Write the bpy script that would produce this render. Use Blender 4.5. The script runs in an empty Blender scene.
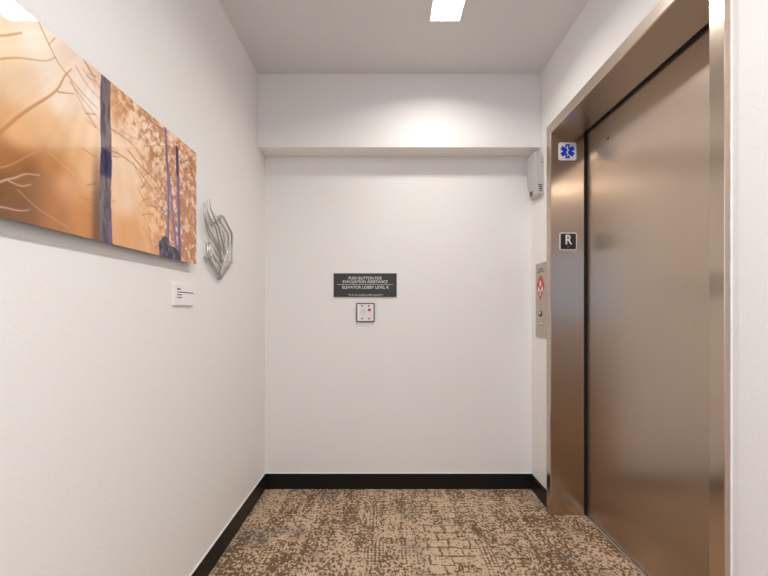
import bpy, bmesh, math, random
import numpy as np
from mathutils import Vector, Matrix
random.seed(4); np.random.seed(4)
S = bpy.context.scene
C = S.collection

# ------------------------------------------------------------------ dimensions (metres)
XL, XR = -0.768, 0.951        # wall faces
YB, YE = 2.55, -4.2           # back wall, far end behind
ZC = 2.587                    # ceiling
XF = 0.932                    # steel frame front face
XJ = 1.121                    # back of the frame reveal
XD = 1.137                    # elevator door face
YF, YN = 2.217, 1.138         # far and near reveal faces
ZH = 2.142                    # opening height
FW = 0.054                    # frame face width

# ------------------------------------------------------------------ materials
def new_mat(name):
    m = bpy.data.materials.new(name); m.use_nodes = True
    nt = m.node_tree
    return m, nt, nt.nodes['Principled BSDF']

def plain(name, col, rough=0.5, metal=0.0, coat=0.0):
    m, nt, p = new_mat(name)
    tc = nt.nodes.new('ShaderNodeTexCoord')
    n = nt.nodes.new('ShaderNodeTexNoise'); n.inputs['Scale'].default_value = 60
    nt.links.new(tc.outputs['Object'], n.inputs['Vector'])
    r = nt.nodes.new('ShaderNodeMapRange')
    r.inputs['To Min'].default_value = max(0.02, rough - 0.04); r.inputs['To Max'].default_value = rough + 0.04
    nt.links.new(n.outputs['Fac'], r.inputs['Value']); nt.links.new(r.outputs[0], p.inputs['Roughness'])
    p.inputs['Base Color'].default_value = (*col, 1); p.inputs['Metallic'].default_value = metal
    p.inputs['Coat Weight'].default_value = coat
    return m

def painted(name, col, bump=0.12, scale=110):
    m, nt, p = new_mat(name)
    p.inputs['Roughness'].default_value = 0.55
    p.inputs['Base Color'].default_value = (*col, 1)
    tc = nt.nodes.new('ShaderNodeTexCoord')
    n = nt.nodes.new('ShaderNodeTexNoise'); n.inputs['Scale'].default_value = scale; n.inputs['Detail'].default_value = 2
    b = nt.nodes.new('ShaderNodeBump'); b.inputs['Strength'].default_value = bump; b.inputs['Distance'].default_value = 0.004
    nt.links.new(tc.outputs['Object'], n.inputs['Vector'])
    nt.links.new(n.outputs['Fac'], b.inputs['Height']); nt.links.new(b.outputs[0], p.inputs['Normal'])
    return m

def steel(name, col, rough, aniso, horizontal=False, broad=0.5, wide=0.55):
    """brushed metal: a fairly sharp lobe streaked across the grain plus a broad satin lobe"""
    m, nt, p = new_mat(name)
    N = nt.nodes.new; L = nt.links.new
    tc = N('ShaderNodeTexCoord'); mp = N('ShaderNodeMapping')
    mp.inputs['Scale'].default_value = (420, 3, 420) if horizontal else (420, 420, 3)
    L(tc.outputs['Object'], mp.inputs['Vector'])
    n = N('ShaderNodeTexNoise'); n.inputs['Scale'].default_value = 1; n.inputs['Detail'].default_value = 3
    L(mp.outputs[0], n.inputs['Vector'])
    mx = N('ShaderNodeMix'); mx.data_type = 'RGBA'
    mx.inputs['A'].default_value = (*[c*0.95 for c in col], 1); mx.inputs['B'].default_value = (*[min(1, c*1.05) for c in col], 1)
    L(n.outputs['Fac'], mx.inputs['Factor'])
    g = N('ShaderNodeNewGeometry'); vm = N('ShaderNodeVectorMath'); vm.operation = 'CROSS_PRODUCT'
    vm.inputs[1].default_value = (0, 1, 0.001) if horizontal else (0, 0.001, 1)
    L(g.outputs['True Normal'], vm.inputs[0])
    q = N('ShaderNodeBsdfPrincipled')
    for sh, r, an in ((p, rough, aniso), (q, wide, 0.4)):
        mr = N('ShaderNodeMapRange'); mr.inputs['To Min'].default_value = r - 0.015; mr.inputs['To Max'].default_value = r + 0.015
        L(n.outputs['Fac'], mr.inputs['Value']); L(mr.outputs[0], sh.inputs['Roughness'])
        sh.inputs['Metallic'].default_value = 1; sh.inputs['Anisotropic'].default_value = an
        L(mx.outputs['Result'], sh.inputs['Base Color']); L(vm.outputs[0], sh.inputs['Tangent'])
    ms = N('ShaderNodeMixShader'); ms.inputs[0].default_value = broad
    L(p.outputs[0], ms.inputs[1]); L(q.outputs[0], ms.inputs[2])
    L(ms.outputs[0], nt.nodes['Material Output'].inputs['Surface'])
    return m

def emit(name, col, strength):
    m, nt, p = new_mat(name)
    p.inputs['Base Color'].default_value = (0.9, 0.9, 0.9, 1)
    p.inputs['Emission Color'].default_value = (*col, 1)
    p.inputs['Emission Strength'].default_value = strength
    return m

def carpet():
    m, nt, p = new_mat('patterned_carpet')
    N = nt.nodes.new; L = nt.links.new
    p.inputs['Roughness'].default_value = 0.95
    p.inputs['Sheen Weight'].default_value = 0.0
    p.inputs['Specular IOR Level'].default_value = 0.05
    tc = N('ShaderNodeTexCoord')
    def vm(op, a, b=None):
        n = N('ShaderNodeVectorMath'); n.operation = op; L(a, n.inputs[0])
        if b is not None: n.inputs[1].default_value = b
        return n.outputs[0]
    def math_(op, a, b=None, c=None):
        n = N('ShaderNodeMath'); n.operation = op
        for i, v in enumerate((a, b, c)):
            if v is None: continue
            if isinstance(v, (int, float)): n.inputs[i].default_value = v
            else: L(v, n.inputs[i])
        return n.outputs[0]
    def noise(vec, scale, detail=2, off=(0, 0, 0), rough=.5):
        n = N('ShaderNodeTexNoise'); n.inputs['Scale'].default_value = scale; n.inputs['Detail'].default_value = detail
        n.inputs['Roughness'].default_value = rough
        L(vm('ADD', vec, off), n.inputs['Vector'])
        return n.outputs['Fac']
    def step(v, lo, hi):
        n = N('ShaderNodeMapRange'); n.inputs['From Min'].default_value = lo; n.inputs['From Max'].default_value = hi
        L(v, n.inputs['Value']); return n.outputs[0]
    P = tc.outputs['Object']
    snap = vm('SNAP', P, (0.0048, 0.0064, 1))
    tall = vm('MULTIPLY', snap, (1, 0.75, 1))
    fine = noise(tall, 74, 2, rough=.6)
    mid = noise(tall, 20, 2, (3, 1, 0))
    low = noise(vm('MULTIPLY', P, (1.25, 0.6, 1)), 5.2, 2, (7.3, 2.1, 0))
    spk = math_('ADD', math_('MULTIPLY', fine, 0.78), math_('MULTIPLY', mid, 0.22))
    spk = math_('ADD', spk, math_('MULTIPLY', math_('SUBTRACT', low, 0.5), 0.24))
    streak = noise(vm('MULTIPLY', P, (1, 0.07, 1)), 26, 2, (4, 8, 0))
    spk = math_('ADD', spk, math_('MULTIPLY', math_('SUBTRACT', streak, 0.5), 0.20))
    spk_m = step(spk, 0.485, 0.525)
    # worn brick patches
    br = N('ShaderNodeTexBrick'); br.offset = 0.43
    wob = noise(snap, 17, 3, (1, 9, 0))
    wx = math_('MULTIPLY', math_('SUBTRACT', wob, 0.5), 0.05)
    cmb = N('ShaderNodeCombineXYZ'); L(wx, cmb.inputs[0]); L(wx, cmb.inputs[1])
    add = N('ShaderNodeVectorMath'); add.operation = 'ADD'; L(snap, add.inputs[0]); L(cmb.outputs[0], add.inputs[1])
    L(add.outputs[0], br.inputs['Vector'])
    br.inputs['Scale'].default_value = 1; br.inputs['Brick Width'].default_value = 0.105; br.inputs['Row Height'].default_value = 0.066
    br.inputs['Mortar Size'].default_value = 0.0036; br.inputs['Mortar Smooth'].default_value = 0
    br.inputs['Color1'].default_value = (1, 1, 1, 1); br.inputs['Color2'].default_value = (1, 1, 1, 1); br.inputs['Mortar'].default_value = (0, 0, 0, 1)
    brickmask = math_('MULTIPLY', br.outputs['Color'], step(spk, 0.425, 0.455))
    sx = N('ShaderNodeSeparateXYZ'); L(P, sx.inputs[0])
    bl = noise(vm('MULTIPLY', P, (1.5, .55, 1)), 4.2, 2, (21.4, 5.2, 0))
    right = math_('SUBTRACT', 1.0, math_('MULTIPLY', math_('ABSOLUTE', math_('SUBTRACT', sx.outputs[0], 0.36)), 2.6))
    in_brick = step(math_('ADD', bl, math_('MULTIPLY', math_('MAXIMUM', right, -0.6), 0.17)), 0.645, 0.675)
    a = N('ShaderNodeMix'); a.data_type = 'FLOAT'
    L(in_brick, a.inputs['Factor']); L(spk_m, a.inputs['A']); L(brickmask, a.inputs['B'])
    # woven ribs running along the corridor
    s = math_('SINE', math_('MULTIPLY', sx.outputs[0], 2*math.pi/0.018))
    sy = math_('SINE', math_('MULTIPLY', sx.outputs[1], 2*math.pi/0.020))
    rib = step(math_('ADD', math_('ADD', math_('MULTIPLY', s, 0.07), math_('MULTIPLY', sy, 0.05)), spk), 0.455, 0.515)
    wl = noise(vm('MULTIPLY', P, (1.7, .5, 1)), 4.4, 2, (2.0, 33.0, 0))
    in_rib = step(wl, 0.60, 0.64)
    b = N('ShaderNodeMix'); b.data_type = 'FLOAT'
    L(in_rib, b.inputs['Factor']); L(a.outputs['Result'], b.inputs['A']); L(rib, b.inputs['B'])
    # yarn colours
    def mixc(f, ca, cb):
        n = N('ShaderNodeMix'); n.data_type = 'RGBA'
        L(f, n.inputs['Factor'])
        for k, v in (('A', ca), ('B', cb)):
            if isinstance(v, tuple): n.inputs[k].default_value = (*v, 1)
            else: L(v, n.inputs[k])
        return n.outputs['Result']
    greyf = step(noise(vm('MULTIPLY', P, (1, .8, 1)), 4.0, 3, (11, 4, 0)), 0.57, 0.68)
    tone = noise(snap, 9, 2, (5, 5, 0))
    dark = mixc(tone, (0.12, 0.075, 0.043), (0.22, 0.145, 0.088))
    dark = mixc(greyf, dark, (0.15, 0.115, 0.086))
    light = mixc(tone, (0.50, 0.36, 0.24), (0.64, 0.485, 0.345))
    light = mixc(greyf, light, (0.40, 0.30, 0.215))
    col = mixc(b.outputs['Result'], dark, light)
    L(col, p.inputs['Base Color'])
    bm_ = N('ShaderNodeBump'); bm_.inputs['Strength'].default_value = 0.5; bm_.inputs['Distance'].default_value = 0.003
    L(fine, bm_.inputs['Height']); L(bm_.outputs[0], p.inputs['Normal'])
    return m

M = {}
M['wall'] = painted('wall_paint', (0.85, 0.832, 0.80), 0.24)
M['ceiling'] = painted('ceiling_paint', (0.74, 0.73, 0.72), 0.05, 80)
M['base'] = plain('black_rubber_base', (0.0085, 0.008, 0.0078), 0.42)
M['base'].node_tree.nodes['Principled BSDF'].inputs['Specular IOR Level'].default_value = 0.3
M['carpet'] = carpet()
M['steel'] = steel('brushed_steel_vertical', (0.58, 0.475, 0.385), 0.17, 0.85, broad=0.28, wide=0.36)
M['steel_door'] = steel('brushed_steel_door', (0.57, 0.465, 0.375), 0.25, 0.8, broad=0.55, wide=0.44)
M['steel_h'] = steel('brushed_steel_along_head', (0.60, 0.505, 0.425), 0.2, 0.6, True)
M['plate'] = steel('brushed_plate', (0.55, 0.49, 0.43), 0.38, 0.5)
M['alu'] = steel('aluminium_sill', (0.72, 0.70, 0.67), 0.35, 0.3, True)
M['rod'] = plain('satin_metal_rod', (0.56, 0.545, 0.53), 0.36, 1.0)
M['black'] = plain('black_plastic', (0.012, 0.011, 0.011), 0.3)
M['sign'] = plain('charcoal_sign', (0.036, 0.0345, 0.032), 0.55)
M['white'] = plain('white_plastic', (0.82, 0.80, 0.78), 0.4)
M['card'] = plain('white_card', (0.86, 0.84, 0.82), 0.55)
M['caulk'] = plain('white_caulk', (0.85, 0.84, 0.82), 0.5)
M['grey'] = plain('grey_plastic', (0.50, 0.48, 0.465), 0.35)
M['darkgrey'] = plain('dark_grey', (0.08, 0.078, 0.075), 0.5)
M['red'] = plain('red_enamel', (0.55, 0.03, 0.025), 0.35)
M['blue'] = plain('blue_enamel', (0.002, 0.045, 0.58), 0.5)
M['ink'] = plain('dark_ink', (0.06, 0.055, 0.05), 0.6)
M['letter'] = plain('white_letter', (0.85, 0.83, 0.80), 0.5)
M['frameink'] = plain('sign_border', (0.62, 0.60, 0.58), 0.4)
M['trim'] = plain('white_trim', (0.85, 0.85, 0.84), 0.4)
M['lamp'] = emit('lamp_diffuser', (0.92, 0.965, 1.0), 6.0)
M['concrete'] = plain('dark_concrete', (0.03, 0.03, 0.03), 0.9)
M['acrylic'] = plain('acrylic_edge', (0.06, 0.045, 0.035), 0.15)

# ------------------------------------------------------------------ mesh helpers
def box_bm(bm, a, b, bev=0.0, seg=2):
    a = Vector(a); b = Vector(b)
    lo = Vector((min(a.x, b.x), min(a.y, b.y), min(a.z, b.z))); hi = Vector((max(a.x, b.x), max(a.y, b.y), max(a.z, b.z)))
    r = bmesh.ops.create_cube(bm, size=1)
    for v in r['verts']:
        v.co = Vector((lo[i] + (v.co[i] + .5)*(hi[i] - lo[i]) for i in range(3)))
    if bev:
        es = list({e for v in r['verts'] for e in v.link_edges})
        bmesh.ops.bevel(bm, geom=es, offset=bev, segments=seg, profile=.6, affect='EDGES')
    return bm

def obj(name, bm, mat, parent=None, smooth=False):
    bmesh.ops.recalc_face_normals(bm, faces=bm.faces)
    me = bpy.data.meshes.new(name); bm.to_mesh(me); bm.free()
    if smooth:
        for f in me.polygons: f.use_smooth = True
    me.materials.append(M[mat] if isinstance(mat, str) else mat)
    o = bpy.data.objects.new(name, me); C.objects.link(o)
    if parent:
        o.parent = parent
        root = parent.parent.location if parent.parent else Vector((0, 0, 0))
        w = parent.location + root
        me.transform(Matrix.Translation(-w))      # meshes are written in world metres
    return o

def box(name, a, b, mat, parent=None, bev=0.0, seg=2):
    return obj(name, box_bm(bmesh.new(), a, b, bev, seg), mat, parent)

def empty(name, loc):
    o = bpy.data.objects.new(name, None); C.objects.link(o); o.location = loc
    o.empty_display_size = .05
    return o

def tag(o, label, cat, group=None, kind=None):
    o['label'] = label; o['category'] = cat
    if group: o['group'] = group
    if kind: o['kind'] = kind
    return o

def disc_bm(bm, center, normal, r, depth, seg=28, bev=0.0):
    n = Vector(normal).normalized()
    rot = Vector((0, 0, 1)).rotation_difference(n).to_matrix().to_4x4()
    r_ = bmesh.ops.create_cone(bm, cap_ends=True, segments=seg, radius1=r, radius2=r - bev, depth=depth,
                               matrix=Matrix.Translation(Vector(center) + n*depth/2) @ rot)
    return bm

def prism_bm(bm, pts, to3, d0, d1):
    """polygon pts (u,v) extruded between depths d0 and d1; to3(u,v,d)->xyz"""
    f0 = [bm.verts.new(to3(u, v, d0)) for u, v in pts]
    f1 = [bm.verts.new(to3(u, v, d1)) for u, v in pts]
    bm.faces.new(f0); bm.faces.new(f1)
    n = len(pts)
    for i in range(n):
        bm.faces.new((f0[i], f0[(i+1) % n], f1[(i+1) % n], f1[i]))
    return bm

def rrect(cx, cy, w, h, r, n=5):
    out = []
    for sx, sy, a0 in ((1, 1, 0), (-1, 1, 90), (-1, -1, 180), (1, -1, 270)):
        for k in range(n + 1):
            a = math.radians(a0 + 90*k/n)
            out.append((cx + sx*(w/2 - r) + r*math.cos(a), cy + sy*(h/2 - r) + r*math.sin(a)))
    return out

def catmull(pts, n=8):
    P = [Vector(p) for p in pts]
    P = [P[0]*2 - P[1]] + P + [P[-1]*2 - P[-2]]
    out = []
    for i in range(1, len(P) - 2):
        for k in range(n):
            t = k/n
            a, b, c, d = P[i-1], P[i], P[i+1], P[i+2]
            out.append(.5*((2*b) + (c - a)*t + (2*a - 5*b + 4*c - d)*t*t + (3*b - a - 3*c + d)*t**3))
    out.append(P[-2])
    return out

def tube_bm(bm, pts, radii, seg=8):
    pts = [Vector(p) for p in pts]
    if not hasattr(radii, '__len__'): radii = [radii]*len(pts)
    rings = []
    for i, p in enumerate(pts):
        t = (pts[min(i+1, len(pts)-1)] - pts[max(i-1, 0)]).normalized()
        u = t.cross(Vector((1, 0, 0)))
        if u.length < 1e-4: u = t.cross(Vector((0, 1, 0)))
        u.normalize(); w = t.cross(u)
        rings.append([bm.verts.new(p + radii[i]*(u*math.cos(2*math.pi*k/seg) + w*math.sin(2*math.pi*k/seg))) for k in range(seg)])
    for a, b in zip(rings, rings[1:]):
        for k in range(seg):
            bm.faces.new((a[k], a[(k+1) % seg], b[(k+1) % seg], b[k]))
    bm.faces.new(rings[0]); bm.faces.new(rings[-1])
    return bm

def text(name, body, size, loc, rot, mat, parent, align='CENTER', extrude=0.0006, weight=0.0, width=None):
    cu = bpy.data.curves.new(name, 'FONT'); cu.body = body; cu.size = size; cu.align_x = align; cu.align_y = 'CENTER'
    cu.extrude = extrude; cu.offset = weight
    t = bpy.data.objects.new(name + '_tmp', cu); C.objects.link(t)
    dg = bpy.context.evaluated_depsgraph_get(); dg.update()
    me = bpy.data.meshes.new_from_object(t.evaluated_get(dg))
    C.objects.unlink(t); bpy.data.objects.remove(t)
    if width:
        xs = [v.co.x for v in me.vertices]; s = width/(max(xs) - min(xs))
        me.transform(Matrix.Scale(s, 4, (1, 0, 0)))
    me.transform(Matrix.Translation(Vector(loc) - parent.location) @ rot.to_4x4())
    me.materials.clear(); me.materials.append(M[mat])
    o = bpy.data.objects.new(name, me); C.objects.link(o); o.parent = parent
    return o

ROT_BACK = Matrix(((1, 0, 0), (0, 0, -1), (0, 1, 0)))            # text plane facing -Y
ROT_RIGHTWALL = Matrix(((0, 0, -1), (-1, 0, 0), (0, 1, 0)))      # facing -X, reading towards -Y
ROT_LEFTWALL = Matrix(((0, 0, 1), (1, 0, 0), (0, 1, 0)))         # facing +X, reading towards +Y

# ------------------------------------------------------------------ the setting
T = 0.15
tag(box('floor', (XL - T, YE - T, -0.06), (XD - 0.012, YB + T, 0), 'carpet'),
    'brown and beige distressed pattern carpet across the lobby floor', 'floor', kind='structure')
tag(box('ceiling', (XL - T, YE - T, ZC), (XR + T, YB + T, ZC + .1), 'ceiling'), 'flat pale grey painted ceiling overhead', 'ceiling', kind='structure')
tag(box('wall_back', (XL - T, YB, -0.06), (XR + .17, YB + T, ZC), 'wall'), 'white back wall carrying the evacuation sign', 'wall', kind='structure')
tag(box('wall_front', (XL - T, YE - T, -0.06), (XR + .17, YE, ZC), 'wall'), 'white end wall of the corridor behind the viewer', 'wall', kind='structure')
# left wall with a window further along the corridor
WY0, WY1, WZ0, WZ1 = -3.70, -0.75, 0.95, 2.15
bm = bmesh.new()
box_bm(bm, (XL - T, YE, -.06), (XL, WY0, ZC)); box_bm(bm, (XL - T, WY1, -.06), (XL, YB, ZC))
box_bm(bm, (XL - T, WY0, -.06), (XL, WY1, WZ0)); box_bm(bm, (XL - T, WY0, WZ1), (XL, WY1, ZC))
tag(obj('wall_left', bm, 'wall'), 'long white left wall with the forest print on it', 'wall', kind='structure')
# right wall with the elevator opening
bm = bmesh.new()
box_bm(bm, (XR, YE, -.06), (XJ, YN - .02, ZC)); box_bm(bm, (XR, YF + .02, -.06), (XJ, YB, ZC))
box_bm(bm, (XR, YN - .02, ZH + .02), (XJ, YF + .02, ZC))
tag(obj('wall_right', bm, 'wall'), 'white right wall around the steel elevator entrance', 'wall', kind='structure')
tag(box('soffit', (XL, 2.403, 2.137), (XR, YB, ZC), 'wall', bev=.003), 'white boxed soffit across the top of the back wall', 'soffit', kind='structure')
# baseboards with a rounded top edge
BH, BT = 0.098, 0.009
def baseboard(name, a, b, label):
    o = box(name, a, b, 'base', bev=.002)
    w = min(b[0] - a[0], b[1] - a[1])
    if b[0] - a[0] == w: box('caulk_bead', (a[0], a[1], BH), (a[0] + .005, b[1], BH + .004), 'caulk', o)
    else: box('caulk_bead', (a[0], b[1] - .005, BH), (b[0], b[1], BH + .004), 'caulk', o)
    tag(o, label, 'baseboard', kind='structure')
baseboard('baseboard_left', (XL, YE, 0), (XL + BT, YB - BT, BH), 'black baseboard along the foot of the left wall')
baseboard('baseboard_back', (XL, YB - BT, 0), (XR, YB, BH), 'black baseboard along the foot of the back wall')
bm = bmesh.new(); box_bm(bm, (XR - BT, YF + FW + .002, 0), (XR, YB - BT, BH), .002)
box_bm(bm, (XR - BT, YE, 0), (XR, YN - FW - .012, BH), .002)
tag(obj('baseboard_right', bm, 'base'), 'short black baseboard beside the foot of the steel frame', 'baseboard', kind='structure')
# window behind the viewer: its daylight shows in the steel
wn = empty('window_1', (XL - T/2, (WY0 + WY1)/2, WZ0)); tag(wn, 'wide white framed window in the left wall behind the viewer', 'window', kind='structure')
bm = bmesh.new(); x0, x1 = XL - .10, XL - .05
for a, b in (((x0, WY0, WZ0), (x1, WY1, WZ0 + .04)), ((x0, WY0, WZ1 - .04), (x1, WY1, WZ1)), ((x0, WY0, WZ0 + .04), (x1, WY0 + .04, WZ1 - .04)),
             ((x0, WY1 - .04, WZ0 + .04), (x1, WY1, WZ1 - .04))):
    box_bm(bm, a, b)
obj('window_frame', bm, 'trim', wn)
gm, gnt, gp = new_mat('window_glass'); gp.inputs['Transmission Weight'].default_value = 1; gp.inputs['Roughness'].default_value = 0; gp.inputs['IOR'].default_value = 1.01
box('pane', (XL - .078, WY0 + .04, WZ0 + .04), (XL - .072, WY1 - .04, WZ1 - .04), gm, wn)

# ------------------------------------------------------------------ elevator entrance
fr = empty('trim_1', (XF, (YF + YN)/2, 0)); tag(fr, 'brushed stainless steel elevator door frame set in right wall', 'door frame', kind='structure')
def jamb(y_in, s):       # s=+1 far side, -1 near side: an L of face plate and reveal plate
    bm = bmesh.new()
    ys = (y_in, y_in + s*FW)
    ch = .004
    pts = [(XF + ch, ys[0]), (XF, ys[0] + s*ch), (XF, ys[1] - s*ch*.4), (XF + ch*.4, ys[1]), (XR, ys[1]), (XR, y_in + s*.018), (XJ, y_in + s*.018), (XJ, y_in)]
    prism_bm(bm, pts, lambda u, v, d: (u, v, d), 0.0, ZH if s > 0 else ZH)
    return obj('jamb', bm, 'steel', fr)
jamb(YF, 1); jamb(YN, -1)
bm = bmesh.new()
ch = .004
pts = [(XF + ch, ZH), (XF, ZH + ch), (XF, ZH + FW - ch*.4), (XF + ch*.4, ZH + FW), (XR, ZH + FW), (XR, ZH + .018), (XJ, ZH + .018), (XJ, ZH)]
prism_bm(bm, pts, lambda u, v, d: (u, d, v), YN - FW, YF + FW)
obj('head', bm, 'steel_h', fr)
M['gap_shade'] = plain('black_gap_shade', (0.004, 0.004, 0.004), 0.9)  # matte black strips stand in for the shade in the door gap
box('gap_shade_strip', (XJ - .001, YF - .0015, 0.004), (XD - .001, YF + .016, ZH), 'gap_shade', fr)
box('gap_shade_strip', (XJ - .001, YN - .016, 0.004), (XD - .001, YN + .0015, ZH), 'gap_shade', fr)
box('gap_shade_strip', (XJ - .001, YN, ZH - .0015), (XD - .001, YF, ZH + .016), 'gap_shade', fr)
bm = bmesh.new()
rb = random.Random(2)
path = [(XR - .001 - rb.random()*.0006, YN - FW - .0012, z) for z in np.linspace(BH*0, ZH + FW, 60)]
tube_bm(bm, path, [0.0022 + rb.random()*.0009 for _ in path], 8)
obj('caulk_bead', bm, 'caulk', fr, True)

dr = empty('door_1', (XD, (YF + YN)/2, 0)); tag(dr, 'closed brushed steel sliding elevator door inside the frame', 'elevator door', kind='structure')
box('door_panel', (XD, YN - .06, .008), (XD + .03, YF + .06, ZH + .07), 'steel_door', dr, .0015)
k = Vector((XD, 2.009, 2.02))
bm = bmesh.new(); disc_bm(bm, k, (-1, 0, 0), .0085, .0012, 24, .0015); obj('key_hole', bm, 'black', dr)
tag(box('trim_2', (XD - .012, YN - .05, -.06), (XD + .05, YF + .05, 0.003), 'alu'), 'thin aluminium sill line along the foot of elevator door', 'door sill', kind='structure')
bm = bmesh.new()
box_bm(bm, (XD + .30, YN - .5, -.06), (XD + .34, YF + .4, ZC)); box_bm(bm, (XJ, YN - .54, -.06), (XD + .34, YN - .5, ZC))
box_bm(bm, (XJ, YF + .34, -.06), (XD + .34, YF + .38, ZC)); box_bm(bm, (XJ, YN - .5, ZC - .04), (XD + .34, YF + .4, ZC))
tag(obj('wall_shaft', bm, 'concrete'), 'dark concrete shaft wall behind the elevator door', 'wall', kind='structure')

# ------------------------------------------------------------------ downlights
def downlight(loc, label, watts, spread=150):
    t = empty('ceiling_downlight', loc); tag(t, label, 'ceiling light', 'square ceiling downlights')
    x, y, z = loc; h = .0715; w = .008
    bm = bmesh.new()
    for a, b in (((x-h-w, y-h-w, z-.006), (x+h+w, y-h, z)), ((x-h-w, y+h, z-.006), (x+h+w, y+h+w, z)),
                 ((x-h-w, y-h, z-.006), (x-h, y+h, z)), ((x+h, y-h, z-.006), (x+h+w, y+h, z))):
        box_bm(bm, a, b)
    obj('trim_ring', bm, 'trim', t)
    box('diffuser', (x-h, y-h, z-.004), (x+h, y+h, z), 'lamp', t)
    ld = bpy.data.lights.new('downlight_beam', 'AREA'); ld.shape = 'SQUARE'; ld.size = 2*h - .004
    ld.energy = watts; ld.color = (1.0, 0.955, 0.91); ld.spread = math.radians(spread)
    lo = bpy.data.objects.new('lamp_beam', ld); C.objects.link(lo); lo.parent = t; lo.location = (0, 0, -.0055)
    return t
downlight((0.301, 1.888, ZC), 'glowing square recessed ceiling light nearest the back wall soffit', 3.3)
downlight((0.301, 0.79, ZC), 'added unseen square ceiling light lifting the ambient light of the lobby', 2.2, 165)  # extra fill light, added out of view to raise the ambient level
downlight((0.301, -0.30, ZC), 'glowing square recessed ceiling light just behind the viewer', 16.0, 169)

# ------------------------------------------------------------------ forest print on the left wall
AX = -0.740                     # face of the print
AY0, AY1, AZ0, AZ1 = 0.28, 1.562, 1.330, 1.768
st = 0.0021
ny, nz = int((AY1 - AY0)/st) + 1, int((AZ1 - AZ0)/st) + 1
Yg, Zg = np.meshgrid(np.linspace(AY0, AY1, ny), np.linspace(AZ0, AZ1, nz), indexing='ij')
def vnoise(u, v, seed):
    rng = np.random.RandomState(seed); G = rng.rand(64, 64)
    ui, vi = np.floor(u).astype(int), np.floor(v).astype(int); fu, fv = u - ui, v - vi
    fu = fu*fu*(3 - 2*fu); fv = fv*fv*(3 - 2*fv)
    g = lambda a, b: G[a % 64, b % 64]
    return (g(ui, vi)*(1-fu) + g(ui+1, vi)*fu)*(1-fv) + (g(ui, vi+1)*(1-fu) + g(ui+1, vi+1)*fu)*fv
def fbm(u, v, seed, o=4):
    s, a, t = 0, 1, 0
    for k in range(o):
        s = s + a*vnoise(u*2**k, v*2**k, seed + k); t += a; a *= .55
    return s/t
img = np.zeros((ny, nz, 3))
def lerp(a, b, t): return a + (b - a)*t[..., None]
sm = lambda x, a, b: np.clip((x - a)/(b - a), 0, 1)**2*(3 - 2*np.clip((x - a)/(b - a), 0, 1))
c = lambda *v: np.array(v)/255.0
v01 = (Zg - AZ0)/(AZ1 - AZ0)
tones = [(0.773, 1.677, 246, 222, 192), (0.851, 1.709, 250, 236, 219), (0.805, 1.607, 240, 208, 172), (0.904, 1.63, 250, 230, 208), (0.996, 1.679, 252, 241, 230), (0.805, 1.516, 228, 176, 122), (0.877, 1.549, 232, 184, 134), (0.948, 1.593, 241, 202, 162), (1.003, 1.606, 247, 213, 179), (0.773, 1.443, 172, 114, 62), (0.805, 1.374, 126, 83, 48), (0.827, 1.432, 143, 93, 51), (0.89, 1.465, 194, 132, 76), (0.89, 1.375, 178, 114, 62), (0.933, 1.433, 220, 161, 106), (0.979, 1.496, 235, 183, 132), (0.979, 1.373, 200, 132, 69), (1.131, 1.579, 253, 222, 189), (1.131, 1.464, 244, 206, 169), (1.153, 1.383, 228, 166, 108), (1.252, 1.435, 239, 183, 132), (1.307, 1.381, 228, 166, 114), (1.109, 1.711, 225, 167, 119), (1.2, 1.696, 241, 202, 167), (1.472, 1.559, 217, 155, 114), (1.472, 1.41, 211, 149, 108), (1.472, 1.689, 228, 172, 132), (0.763, 1.333, 120, 77, 44), (0.773, 1.394, 129, 85, 51),
         (0.4, 1.70, 236, 196, 150), (0.4, 1.4, 118, 76, 44), (0.5, 1.55, 200, 140, 84)]  # upper left tones paled to carry reflected glow on the gloss
acc = np.zeros_like(img); wsum = np.zeros_like(Yg)
wob_y = Yg + .03*(fbm(Yg*9, Zg*9, 51, 2) - .5); wob_z = Zg + .03*(fbm(Yg*9 + 7, Zg*9, 52, 2) - .5)
for ty_, tz_, r_, g_, b_ in tones:
    w_ = 1/((wob_y - ty_)**2 + (1.1*(wob_z - tz_))**2 + .0006)**1.6
    acc += w_[..., None]*c(r_, g_, b_); wsum += w_
base = acc/wsum[..., None]
# faint rays fanning down and left
sy, sz = 1.06, 1.90
ang = np.arctan2(Yg - sy, sz - Zg); rad = np.hypot(Yg - sy, Zg - sz)
ray = fbm(ang*8 + 20, rad*0.6, 3, 3)
base = np.clip(base*(1 + .16*(ray - .5))[..., None], 0, 1)
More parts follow.
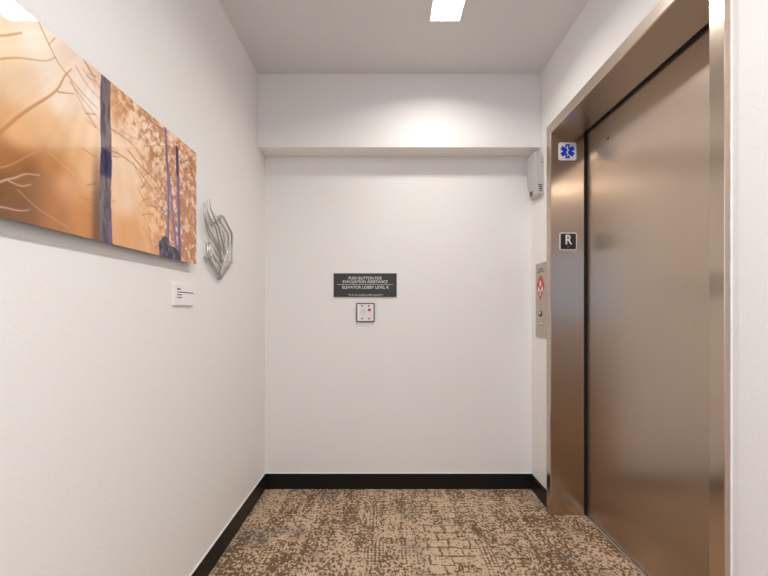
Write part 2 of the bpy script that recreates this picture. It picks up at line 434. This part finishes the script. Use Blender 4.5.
# leafy tangle on the right
leaf = fbm(Yg*56 + 16*Zg, Zg*62 - 20*Yg, 11, 4)
wr = sm(Yg + .25*(Zg - 1.55), 1.14, 1.36)
wr2 = np.clip(wr + .8*sm(Zg, 1.60, 1.72)*sm(Yg, 1.06, 1.12), 0, 1)
base = lerp(base, np.broadcast_to(c(182, 116, 64), base.shape), .75*wr2*sm(-leaf, -.53, -.40))
base = lerp(base, np.broadcast_to(c(252, 230, 204), base.shape), .75*wr2*sm(leaf, .53, .68))
img[:] = base
def stroke(pts, w, col, al=1.0, w1=None):
    pts = [(p.x, p.y) for p in catmull([(a, b, 0) for a, b in pts], 6)]
    n = len(pts) - 1
    w1 = w if w1 is None else w1
    cover = np.zeros_like(Yg)
    for i in range(n):
        (ya, za), (yb, zb) = pts[i], pts[i+1]
        ww = w + (w1 - w)*i/max(n, 1)
        i0 = max(0, int((min(ya, yb) - AY0 - 2*ww)/st)); i1 = min(ny, int((max(ya, yb) - AY0 + 2*ww)/st) + 2)
        j0 = max(0, int((min(za, zb) - AZ0 - 2*ww)/st)); j1 = min(nz, int((max(za, zb) - AZ0 + 2*ww)/st) + 2)
        if i0 >= i1 or j0 >= j1: continue
        Y, Z_ = Yg[i0:i1, j0:j1], Zg[i0:i1, j0:j1]
        dy, dz = yb - ya, zb - za; L2 = dy*dy + dz*dz + 1e-9
        t = np.clip(((Y - ya)*dy + (Z_ - za)*dz)/L2, 0, 1)
        d = np.hypot(Y - ya - t*dy, Z_ - za - t*dz)
        m = np.clip((ww + .0012 - d)/.0024, 0, 1)*al
        cover[i0:i1, j0:j1] = np.maximum(cover[i0:i1, j0:j1], m)
    img[:] = lerp(img, np.broadcast_to(np.array(col), img.shape), cover)
tw = c(176, 112, 60); pale = c(236, 206, 182); pink = c(206, 150, 116)
for pts, w, col, w1 in (
    ([(0.7, 1.40), (0.7627, 1.4911), (0.8158, 1.5581), (0.8902, 1.6403), (0.9181, 1.6928), (0.9387, 1.7216)], .0065, c(186, 126, 74), .002),
    ([(0.8984, 1.6448), (0.9447, 1.6656)], .0025, tw, .0015),
    ([(0.8489, 1.7677), (0.8716, 1.7402), (0.9039, 1.7096), (0.9634, 1.6855), (1.0204, 1.6708)], .0022, tw, .002),
    ([(0.72, 1.60), (0.7937, 1.6554), (0.8639, 1.6935), (0.8929, 1.7208)], .003, c(200, 146, 96), .0015),
    ([(0.68, 1.62), (0.7627, 1.678), (0.809, 1.7162)], .004, c(206, 156, 106), .003),
    ([(0.9795, 1.7638), (1.0134, 1.7389), (1.0312, 1.7285)], .003, tw, .002), ([(0.8902, 1.7618), (0.8742, 1.7354)], .0015, tw, .001),
    ([(0.9327, 1.6873), (1.024, 1.6468)], .002, tw, .0015), ([(0.95, 1.735), (0.99, 1.71), (1.03, 1.70)], .002, tw, .0015),
    ([(0.93, 1.70), (0.97, 1.655), (1.03, 1.615)], .0016, tw, .0012),
    ([(0.70, 1.385), (0.7627, 1.4236), (0.7894, 1.4412), (0.8367, 1.4819), (0.869, 1.4991)], .003, pink, .0015),
    ([(0.70, 1.35), (0.7627, 1.3967), (0.7958, 1.4162), (0.8181, 1.4311), (0.8513, 1.4393)], .0035, pale, .0015),
    ([(0.781, 1.4046), (0.8068, 1.4028), (0.8296, 1.4129)], .0022, pale, .0015),
    ([(0.72, 1.34), (0.7627, 1.3489), (0.8035, 1.3516), (0.8273, 1.359)], .003, c(230, 205, 188), .0012),
    ([(0.8002, 1.3926), (0.8489, 1.3666), (0.9297, 1.3426)], .0014, c(235, 190, 140), .0012),
    ([(0.8755, 1.4973), (0.9493, 1.4726)], .001, c(240, 200, 150), .001),
    ([(1.144, 1.6125), (1.2003, 1.5898), (1.2789, 1.5701), (1.3434, 1.5234)], .004, tw, .003),
    ([(1.0688, 1.5821), (1.1307, 1.5843), (1.2003, 1.5685), (1.29, 1.51), (1.33, 1.45)], .0035, tw, .0025),
    ([(1.0688, 1.6415), (1.1178, 1.6415), (1.1762, 1.6344), (1.25, 1.60)], .0035, tw, .002),
    ([(1.2003, 1.7505), (1.2789, 1.751), (1.3373, 1.7548)], .006, c(170, 110, 70), .009)):
    stroke(pts, w*.62, col, .72, w1*.62)
rr = random.Random(8)
for k in range(110):
    y = rr.uniform(1.2, 1.55); z = rr.uniform(1.35, 1.74); a = rr.uniform(-1, 1) + (0 if rr.random() < .5 else math.pi)
    l = rr.uniform(.03, .09)
    p1 = (y + l*math.cos(a), z + l*abs(math.sin(a))*rr.choice((1, 1, -1)))
    stroke([(y, z), ((y + p1[0])/2 + rr.uniform(-.01, .01), (z + p1[1])/2), p1], rr.uniform(.001, .0024), rr.choice((c(170, 104, 62), c(150, 92, 66), c(122, 96, 104))), .65, .0007)
for k in range(26):
    y = 1.035; z = rr.uniform(1.36, 1.75); s = rr.choice((-1, 1)); l = rr.uniform(.02, .06)
    stroke([(y + s*.018, z), (y + s*(.018 + l), z + rr.uniform(-.02, .03))], .0014, c(180, 116, 70), .7, .001)
# trunks
bark = fbm(Yg*90, Zg*22, 31, 3)
tr = np.abs(Yg - 1.0535 - .002*np.sin(Zg*25)) - .0195 - .005*(1 - v01) - .002*(vnoise(Zg*60, Zg*0 + 3, 77) - .5)
mask = np.clip(-tr/.002, 0, 1)
tc_ = lerp(np.broadcast_to(c(62, 52, 62), img.shape), np.broadcast_to(c(120, 104, 110), img.shape), sm(bark, .3, .75))
tc_ = lerp(tc_, np.broadcast_to(c(92, 70, 150), img.shape), .7*sm(Yg, 1.058, 1.078)*sm(-Zg, -1.52, -1.40))
reflection_band = sm(-Zg, -1.580, -1.574)*sm(Zg, 1.498, 1.512)  # painted reflection: trunk darker where the gloss mirrors the shaded soffit underside
tc_ = lerp(tc_, lerp(np.broadcast_to(c(28, 25, 58), img.shape), np.broadcast_to(c(50, 46, 104), img.shape), sm(bark, .35, .7)), .9*reflection_band)
img[:] = lerp(img, np.broadcast_to(c(92, 58, 44), img.shape), .75*np.clip(-(np.abs(Yg - 1.026) - .02 - .012*(1-v01))/.02, 0, 1)*sm(-v01, -.62, -.2))
img[:] = lerp(img, tc_, mask)
for pts, w, w1, col in (([(1.330, 1.775), (1.3385, 1.7622), (1.350, 1.66), (1.359, 1.5621), (1.3552, 1.36)], .0055, .0075, c(132, 108, 148)),
                        ([(1.4148, 1.73), (1.4251, 1.5461), (1.4335, 1.3328)], .0085, .0105, c(118, 98, 152)),
                        ([(1.362, 1.62), (1.3672, 1.5922), (1.388, 1.4832), (1.4148, 1.3481)], .0048, .008, c(138, 114, 156))):
    stroke(pts, w, col, 1, w1)
    stroke([(a + w*.55, b) for a, b in pts], w*.28, c(70, 54, 124), .9)
stroke([(1.4148, 1.728), (1.418, 1.68), (1.42, 1.64)], .0088, c(56, 42, 92), .95)
sp = [(1.3016, 1.3724), (1.312, 1.383), (1.3335, 1.4005), (1.3584, 1.396), (1.3687, 1.3746), (1.4022, 1.3705), (1.4336, 1.3608), (1.446, 1.330), (1.305, 1.330)]
inside = np.zeros_like(Yg, bool)
for (ya, za), (yb, zb) in zip(sp, sp[1:] + sp[:1]):
    cond = ((za > Zg) != (zb > Zg)) & (Yg < (yb - ya)*(Zg - za)/(zb - za + 1e-12) + ya)
    inside ^= cond
stc = lerp(np.broadcast_to(c(30, 26, 42), img.shape), np.broadcast_to(c(92, 80, 124), img.shape), sm(fbm(Yg*80, Zg*50, 41, 3), .42, .7))
img[inside] = stc[inside]
lin = np.where(img <= .04045, img/12.92, ((img + .055)/1.055)**2.4)
bm_v = np.stack([np.full(ny*nz, AX) , Yg.ravel(), Zg.ravel()], 1)
pic = empty('forest_picture', (AX - .003, (AY0 + AY1)/2, AZ0)); tag(pic, 'wide glossy print of sunlit orange forest with dark tree trunks', 'wall picture')
idx = np.arange(ny*nz).reshape(ny, nz)
faces = np.stack([idx[:-1, :-1], idx[1:, :-1], idx[1:, 1:], idx[:-1, 1:]], -1).reshape(-1, 4)
me = bpy.data.meshes.new('print_face')
me.from_pydata((bm_v - np.array(pic.location)).tolist(), [], faces.tolist())
at = me.attributes.new('print_colour', 'FLOAT_COLOR', 'POINT')
at.data.foreach_set('color', np.concatenate([lin.reshape(-1, 3), np.ones((ny*nz, 1))], 1).astype(np.float32).ravel())
pm, pnt, pp = new_mat('glossy_print')
an = pnt.nodes.new('ShaderNodeAttribute'); an.attribute_name = 'print_colour'
pnt.links.new(an.outputs['Color'], pp.inputs['Base Color'])
pp.inputs['Roughness'].default_value = 0.015; pp.inputs['IOR'].default_value = 1.6
me.materials.append(pm)
o = bpy.data.objects.new('print_face', me); C.objects.link(o); o.parent = pic
box('backing_panel', (AX - .006, AY0, AZ0), (AX - .0004, AY1, AZ1), 'acrylic', pic)
for y in (AY0 + .12, AY1 - .12):
    for z in (AZ0 + .11, AZ1 - .07):
        bm = bmesh.new(); disc_bm(bm, (XL, y, z), (1, 0, 0), .009, AX - .006 - XL, 20); obj('standoff', bm, 'rod', pic)

# ------------------------------------------------------------------ title card
tcd = empty('title_card', (XL, 1.51, 1.168)); tag(tcd, 'small white caption card on left wall below the forest print', 'label card')
box('card', (XL - .0005, 1.434, 1.168), (XL + .009, 1.585, 1.2465), 'card', tcd, .001)
bm = bmesh.new()
rw = random.Random(5)
for z, y1, h in ((1.2275, 1.478, .0052), (1.2165, 1.577, .0036), (1.2070, 1.487, .0036), (1.1965, 1.486, .0036)):
    y = 1.4535
    while y < y1:
        w = rw.uniform(.003, .011); e = min(y + w, y1)
        box_bm(bm, (XL + .009, y, z - h/2), (XL + .0094, e, z + h/2)); y = e + .0014
obj('printed_lines', bm, 'ink', tcd)

# ------------------------------------------------------------------ flame sculpture
FX = -0.752
fs = empty('flame_sculpture', (XL, 1.8224, 1.293)); tag(fs, 'silver metal rod flame sculpture in an angular outline on left wall', 'wall sculpture')
def rods(name, lines, r, dx=0.0, smoothit=True, taper=None):
    bm = bmesh.new()
    for pts in lines:
        p3 = [(FX + dx, y, z) for y, z in pts]
        p = catmull(p3, 7) if smoothit else [Vector(q) for q in p3]
        rr_ = [r*(1 if taper is None else (taper + (1 - taper)*min(1, 3*i/len(p)))) for i in range(len(p))]
        tube_bm(bm, p, rr_, 8)
    return obj(name, bm, 'rod', fs, True)
out = [(1.7428, 1.537), (1.7882, 1.5667), (1.8263, 1.5852), (1.856, 1.5841), (1.9555, 1.5285), (1.9622, 1.3877), (1.8224, 1.2933), (1.6912, 1.366), (1.6829, 1.4314)]
rods('outline_rod', [out], .0052, 0, False)
rods('inner_outline_rod', [[(1.7661, 1.5383), (1.8109, 1.564), (1.9204, 1.5175), (1.9291, 1.3812), (1.8224, 1.310), (1.717, 1.374), (1.7131, 1.444)]], .0042, -.004, False)
for ln in ([[(1.6862, 1.3743), (1.7252, 1.381)], [(1.9183, 1.3799), (1.9644, 1.3872)], [(1.7428, 1.537), (1.768, 1.541)], [(1.812, 1.566), (1.845, 1.586)]]):
    rods('crossbar', [ln], .0045, .001, False)
for ln in ([(1.6585, 1.6019), (1.6473, 1.5555), (1.6585, 1.5074), (1.6912, 1.4699), (1.7517, 1.4429), (1.8033, 1.4041), (1.8361, 1.3523), (1.8224, 1.305)],
           [(1.6585, 1.6019), (1.6698, 1.5464), (1.6996, 1.5013), (1.7661, 1.4608), (1.8071, 1.4363), (1.83, 1.40), (1.8224, 1.305)],
           [(1.6928, 1.6262), (1.6862, 1.5799), (1.7131, 1.5454), (1.7552, 1.5282), (1.7845, 1.5032), (1.8071, 1.4601), (1.8361, 1.4248)],
           [(1.6928, 1.6262), (1.7063, 1.585), (1.7428, 1.5561), (1.7882, 1.5196), (1.8263, 1.4714), (1.856, 1.4278), (1.85, 1.37), (1.8224, 1.305)],
           [(1.8263, 1.5355), (1.8186, 1.486), (1.846, 1.4344), (1.856, 1.3952), (1.8302, 1.3437), (1.8224, 1.305)],
           [(1.8263, 1.5355), (1.862, 1.494), (1.8701, 1.4463), (1.842, 1.3853), (1.8224, 1.305)],
           [(1.9247, 1.4803), (1.8825, 1.4235), (1.856, 1.3708), (1.8224, 1.305)],
           [(1.7428, 1.43), (1.7697, 1.4032), (1.8263, 1.3753), (1.8224, 1.305)],
           [(1.7304, 1.3938), (1.7607, 1.371), (1.8166, 1.3502), (1.8224, 1.305)]):
    rods('flame_rod', [ln], .0043, rw.uniform(-.003, .006), True, .3)
for y, z in ((1.8224, 1.2933), (1.856, 1.5841), (1.6862, 1.3743), (1.9622, 1.3877)):
    bm = bmesh.new(); disc_bm(bm, (XL, y, z), (1, 0, 0), .004, FX - XL, 12); obj('mounting_pin', bm, 'rod', fs)

# ------------------------------------------------------------------ evacuation sign and call box on the back wall
sg = empty('evacuation_sign', (-.121, YB, 1.234)); tag(sg, 'charcoal sign with white evacuation assistance lettering on back wall', 'sign')
t3 = lambda u, v, d: (u, YB - (d if d > 0 else -.0005), v)
x0, x1, z0, z1 = -.323, .081, 1.234, 1.385
bm = bmesh.new(); prism_bm(bm, rrect((x0+x1)/2, (z0+z1)/2, x1-x0+.006, z1-z0+.006, .003), t3, 0, .005); obj('border', bm, 'frameink', sg)
bm = bmesh.new(); prism_bm(bm, rrect((x0+x1)/2, (z0+z1)/2, x1-x0, z1-z0, .002), t3, .005, .0075); obj('face_plate', bm, 'sign', sg)
ty = YB - .0078
def zpx(y): return 1.15 + (310 - y)/155.2
text('lettering', 'PUSH BUTTON FOR', .026, (-.121, ty, zpx(278.4)), ROT_BACK, 'letter', sg, weight=.0001, width=.213)
text('lettering', 'EVACUATION ASSISTANCE', .026, (-.121, ty, zpx(281.95)), ROT_BACK, 'letter', sg, weight=.0001, width=.288)
text('lettering', 'ELEVATOR LOBBY LEVEL R', .026, (-.119, ty, zpx(287.5)), ROT_BACK, 'letter', sg, weight=.0001, width=.298)
box('rule_line', (-.303, ty - .0005, zpx(284.6) - .0009), (.058, ty + .0004, zpx(284.6) + .0009), 'letter', sg)
bm = bmesh.new()
for zc, xa, xb in ((1.15 + (310-294.6)/155.2, -.238, -.006), (1.15 + (310-295.5)/155.2, -.225, -.020)):
    x = xa
    while x < xb:
        if rw.random() < .86:
            for dz in (-.0014, .0014):
                if rw.random() < .8: disc_bm(bm, (x, YB - .0072, zc + dz), (0, -1, 0), .0011, .001, 6)
        x += .0028 if rw.random() < .8 else .0042
obj('braille_dots', bm, 'letter', sg)

cb = empty('call_box', (-.12, YB, 1.072)); tag(cb, 'square white call box with red button below the charcoal sign', 'call box')
cx, cz, w = -.119, 1.134, .118
bm = bmesh.new(); prism_bm(bm, rrect(cx, cz, w, w+.004, .008), t3, 0, .012); obj('housing', bm, 'darkgrey', cb)
bm = bmesh.new(); prism_bm(bm, rrect(cx, cz, w-.014, w-.010, .005), t3, .012, .0135); obj('face_plate', bm, 'white', cb)
for sx, sz_ in ((-.016, .045), (.029, .045), (-.016, -.034-.002), (.029, -.036)):
    bm = bmesh.new(); disc_bm(bm, (cx - .004 + sx - .002, YB - .0135, cz + sz_ - .003), (0, -1, 0), .0055, .0015, 14, .0008); obj('screw', bm, 'ink', cb)
bm = bmesh.new()
for i in range(-5, 6):
    for j in range(-5, 6):
        if i*i + j*j < 27: disc_bm(bm, (cx - .013 + i*.0042, YB - .0135, cz + .002 + j*.0042), (0, -1, 0), .0013, .0004, 6)
obj('speaker_holes', bm, 'grey', cb)
bm = bmesh.new(); disc_bm(bm, (cx + .026, YB - .0135, cz + .017), (0, -1, 0), .0098, .005, 24, .0015); obj('push_button', bm, 'red', cb)
bm = bmesh.new(); disc_bm(bm, (cx + .038, YB - .0135, cz - .023), (0, -1, 0), .003, .001, 12); obj('indicator_lamp', bm, 'grey', cb)

# ------------------------------------------------------------------ hall station on the right wall
hs = empty('hall_call_panel', (XR, 2.395, .93)); tag(hs, 'tall steel elevator call panel with red fire emblem on right wall', 'call panel')
hy0, hy1, hz0, hz1 = 2.318, 2.473, .982, 1.434
r3 = lambda u, v, d: (XR - d, u, v)        # u = Y, v = Z
box('face_plate', (XR - .004, hy0, hz0), (XR, hy1, hz1), 'plate', hs, .0012)
hc = (hy0 + hy1)/2
bm = bmesh.new()
for zc, hw in ((1.399, .03), (1.390, .045), (1.380, .058)):
    y = hc - hw
    while y < hc + hw:
        e = min(y + rw.uniform(.004, .012), hc + hw); box_bm(bm, (XR - .0044, y, zc - .0022), (XR - .004, e, zc + .0022)); y = e + .002
obj('printed_lines', bm, 'ink', hs)
em = bmesh.new(); ec = 1.287
prism_bm(em, [(hc, ec - .078), (hc + .05, ec - .012), (hc + .054, ec + .02), (hc + .022, ec + .062), (hc, ec + .074), (hc - .022, ec + .062), (hc - .054, ec + .02), (hc - .05, ec - .012)], r3, .004, .0052)
emo = obj('fire_emblem', em, 'red', hs)
bm = bmesh.new()
for dy, dz, a, b in ((0, .022, .011, .018), (-.027, -.012, .010, .016), (.027, -.012, .010, .016)):
    prism_bm(bm, [(hc + dy + a*math.cos(t), ec + dz + b*math.sin(t)) for t in np.linspace(0, 2*math.pi, 15)[:-1]], r3, .0052, .0058)
for s in (-1, 1):
    prism_bm(bm, [(hc + s*.004, ec - .05), (hc + s*.009, ec - .05), (hc + s*.009, ec - .012), (hc + s*.004, ec - .012)], r3, .0052, .0058)
obj('emblem_marks', bm, 'letter', emo)
bm = bmesh.new(); box_bm(bm, (XR - .0045, hc - .012, 1.184), (XR - .004, hc + .012, 1.189)); obj('printed_dash', bm, 'red', hs)
bm = bmesh.new(); disc_bm(bm, (XR - .004, hc, 1.128), (-1, 0, 0), .019, .005, 28, .002); bt = obj('call_button', bm, 'black', hs)
bm = bmesh.new(); disc_bm(bm, (XR - .009, hc - .002, 1.133), (-1, 0, 0), .009, .0012, 20); obj('button_centre', bm, 'letter', bt)
bm = bmesh.new(); disc_bm(bm, (XR - .004, hc - .006, 1.064), (-1, 0, 0), .010, .003, 20, .001); ks = obj('key_switch', bm, 'rod', hs)
bm = bmesh.new(); box_bm(bm, (XR - .0078, hc - .010, 1.056), (XR - .007, hc - .004, 1.070)); obj('key_slot', bm, 'red', ks)

# ------------------------------------------------------------------ signs on the far reveal
j3 = lambda u, v, d: (u, YF - d, v)
PX = lambda px: (px - 384)*YF/396
PZ = lambda py: 1.15 + (310 - py)*YF/396
fsg = empty('floor_level_sign', (PX(568), YF, PZ(250))); tag(fsg, 'black square floor sign with white letter R on steel frame', 'sign')
cx, cz = PX(568), PZ(241.5)
bm = bmesh.new(); prism_bm(bm, rrect(cx, cz, .100, .102, .012), j3, 0, .003); obj('border', bm, 'frameink', fsg)
bm = bmesh.new(); prism_bm(bm, rrect(cx, cz, .084, .086, .006), j3, .003, .0045); obj('face_plate', bm, 'black', fsg)
text('letter', 'R', .075, (cx, YF - .005, cz + .0065), ROT_BACK, 'letter', fsg, weight=.0012, width=.037)
bm = bmesh.new()
for dx in (-.004, 0, .004): disc_bm(bm, (cx + dx, YF - .0045, cz - .030), (0, -1, 0), .0012, .001, 8)
obj('braille_dots', bm, 'frameink', fsg)

ms = empty('medical_sign', (PX(567.3), YF, PZ(160))); tag(ms, 'white square sign with blue six pointed medical star above floor sign', 'sign')
cx, cz = PX(567.2), PZ(151.6)
bm = bmesh.new(); prism_bm(bm, rrect(cx, cz, .099, .099, .011), j3, 0, .004); obj('plate', bm, 'white', ms)
bm = bmesh.new()
for k in range(3):
    a = math.radians(60*k); ca, sa = math.cos(a), math.sin(a)
    prism_bm(bm, [(cx + u*ca - v*sa, cz + u*sa + v*ca) for u, v in ((-.0118, -.040), (.0118, -.040), (.0118, .040), (-.0118, .040))], j3, .004, .0046 + .0001*k)
star = obj('star', bm, 'blue', ms)
bm = bmesh.new()
tube_bm(bm, [(cx, YF - .0052, cz - .030), (cx, YF - .0052, cz + .031)], .0016, 8)
tube_bm(bm, catmull([(cx + .007*math.sin(t*1.6), YF - .0054, cz - .026 + .052*t/8) for t in range(9)], 6), .0016, 8)
obj('rod_and_snake', bm, 'letter', star)

# ------------------------------------------------------------------ vented grey unit high on the right wall
wu = empty('plastic_vent_unit', (XR, 2.46, 1.83)); tag(wu, 'pale grey plastic wall unit with slotted vents under the soffit corner', 'wall unit')
ya, yb = 2.355, 2.500
def prof(y, tw):   # X-Z section, tapered at the bottom
    return [(XR, y, 1.845), (XR - .018, y, 1.838), (XR - .030, y, 1.850), (XR - .052, y, 1.945), (XR - .054, y, 2.085), (XR - .048, y, 2.098), (XR, y, 2.06)]
bm = bmesh.new()
n = 8; rows = []
for i in range(n + 1):
    t = i/n; y = ya + (yb - ya)*t
    k = 1 - .10*(abs(2*t - 1))**4
    rows.append([bm.verts.new((XR - (XR - x)*k, y, z)) for x, y, z in prof(y, 0)])
for a, b in zip(rows, rows[1:]):
    for j in range(len(a)):
        bm.faces.new((a[j], a[(j+1) % len(a)], b[(j+1) % len(b)], b[j]))
bm.faces.new(rows[0]); bm.faces.new(rows[-1])
obj('housing', bm, 'grey', wu)
for k in range(4):
    z = 1.858 + k*.0115
    box('vent_slot', (XR - .030 - .002*k + .003, ya - .0008, z), (XR - .010, ya + .003, z + .006), 'black', wu)
bm = bmesh.new()
for k in range(5):
    y = 2.478 - k*.01
    z0_, z1_ = 1.858, 1.885
    p0 = XR - .030 - (z0_ - 1.85)*.022/.095; p1 = XR - .030 - (z1_ - 1.85)*.022/.095
    prism_bm(bm, [(p0 - .0008, z0_), (p1 - .0008, z1_), (p1 + .004, z1_), (p0 + .004, z0_)], lambda u, v, d: (u, d, v), y, y + .005)
obj('front_vent', bm, 'black', wu)
bm = bmesh.new(); disc_bm(bm, (XR - .012, ya, 2.03), (0, -1, 0), .004, .0015, 12); obj('screw', bm, 'darkgrey', wu)

# ------------------------------------------------------------------ daylight outside and the camera
w = bpy.data.worlds.new('daylight'); S.world = w; w.use_nodes = True
bg = w.node_tree.nodes['Background']
bg.inputs['Color'].default_value = (0.22, 0.50, 1.0, 1); bg.inputs['Strength'].default_value = 2.7

cam = bpy.data.cameras.new('camera'); co = bpy.data.objects.new('camera', cam); C.objects.link(co)
co.location = (0, 0, 1.15); co.rotation_euler = (math.radians(90), 0, 0)
cam.sensor_width = 36; cam.lens = 36*396/768; cam.shift_y = 22/768; cam.clip_start = .02
S.camera = co
S.view_settings.view_transform = 'Standard'; S.view_settings.look = 'None'
S.view_settings.exposure = 0.97; S.view_settings.gamma = 1; S.view_settings.use_curve_mapping = False
S.cycles.use_denoising = True
S.cycles.max_bounces = 14; S.cycles.diffuse_bounces = 10; S.cycles.glossy_bounces = 6
S.cycles.sample_clamp_indirect = 10
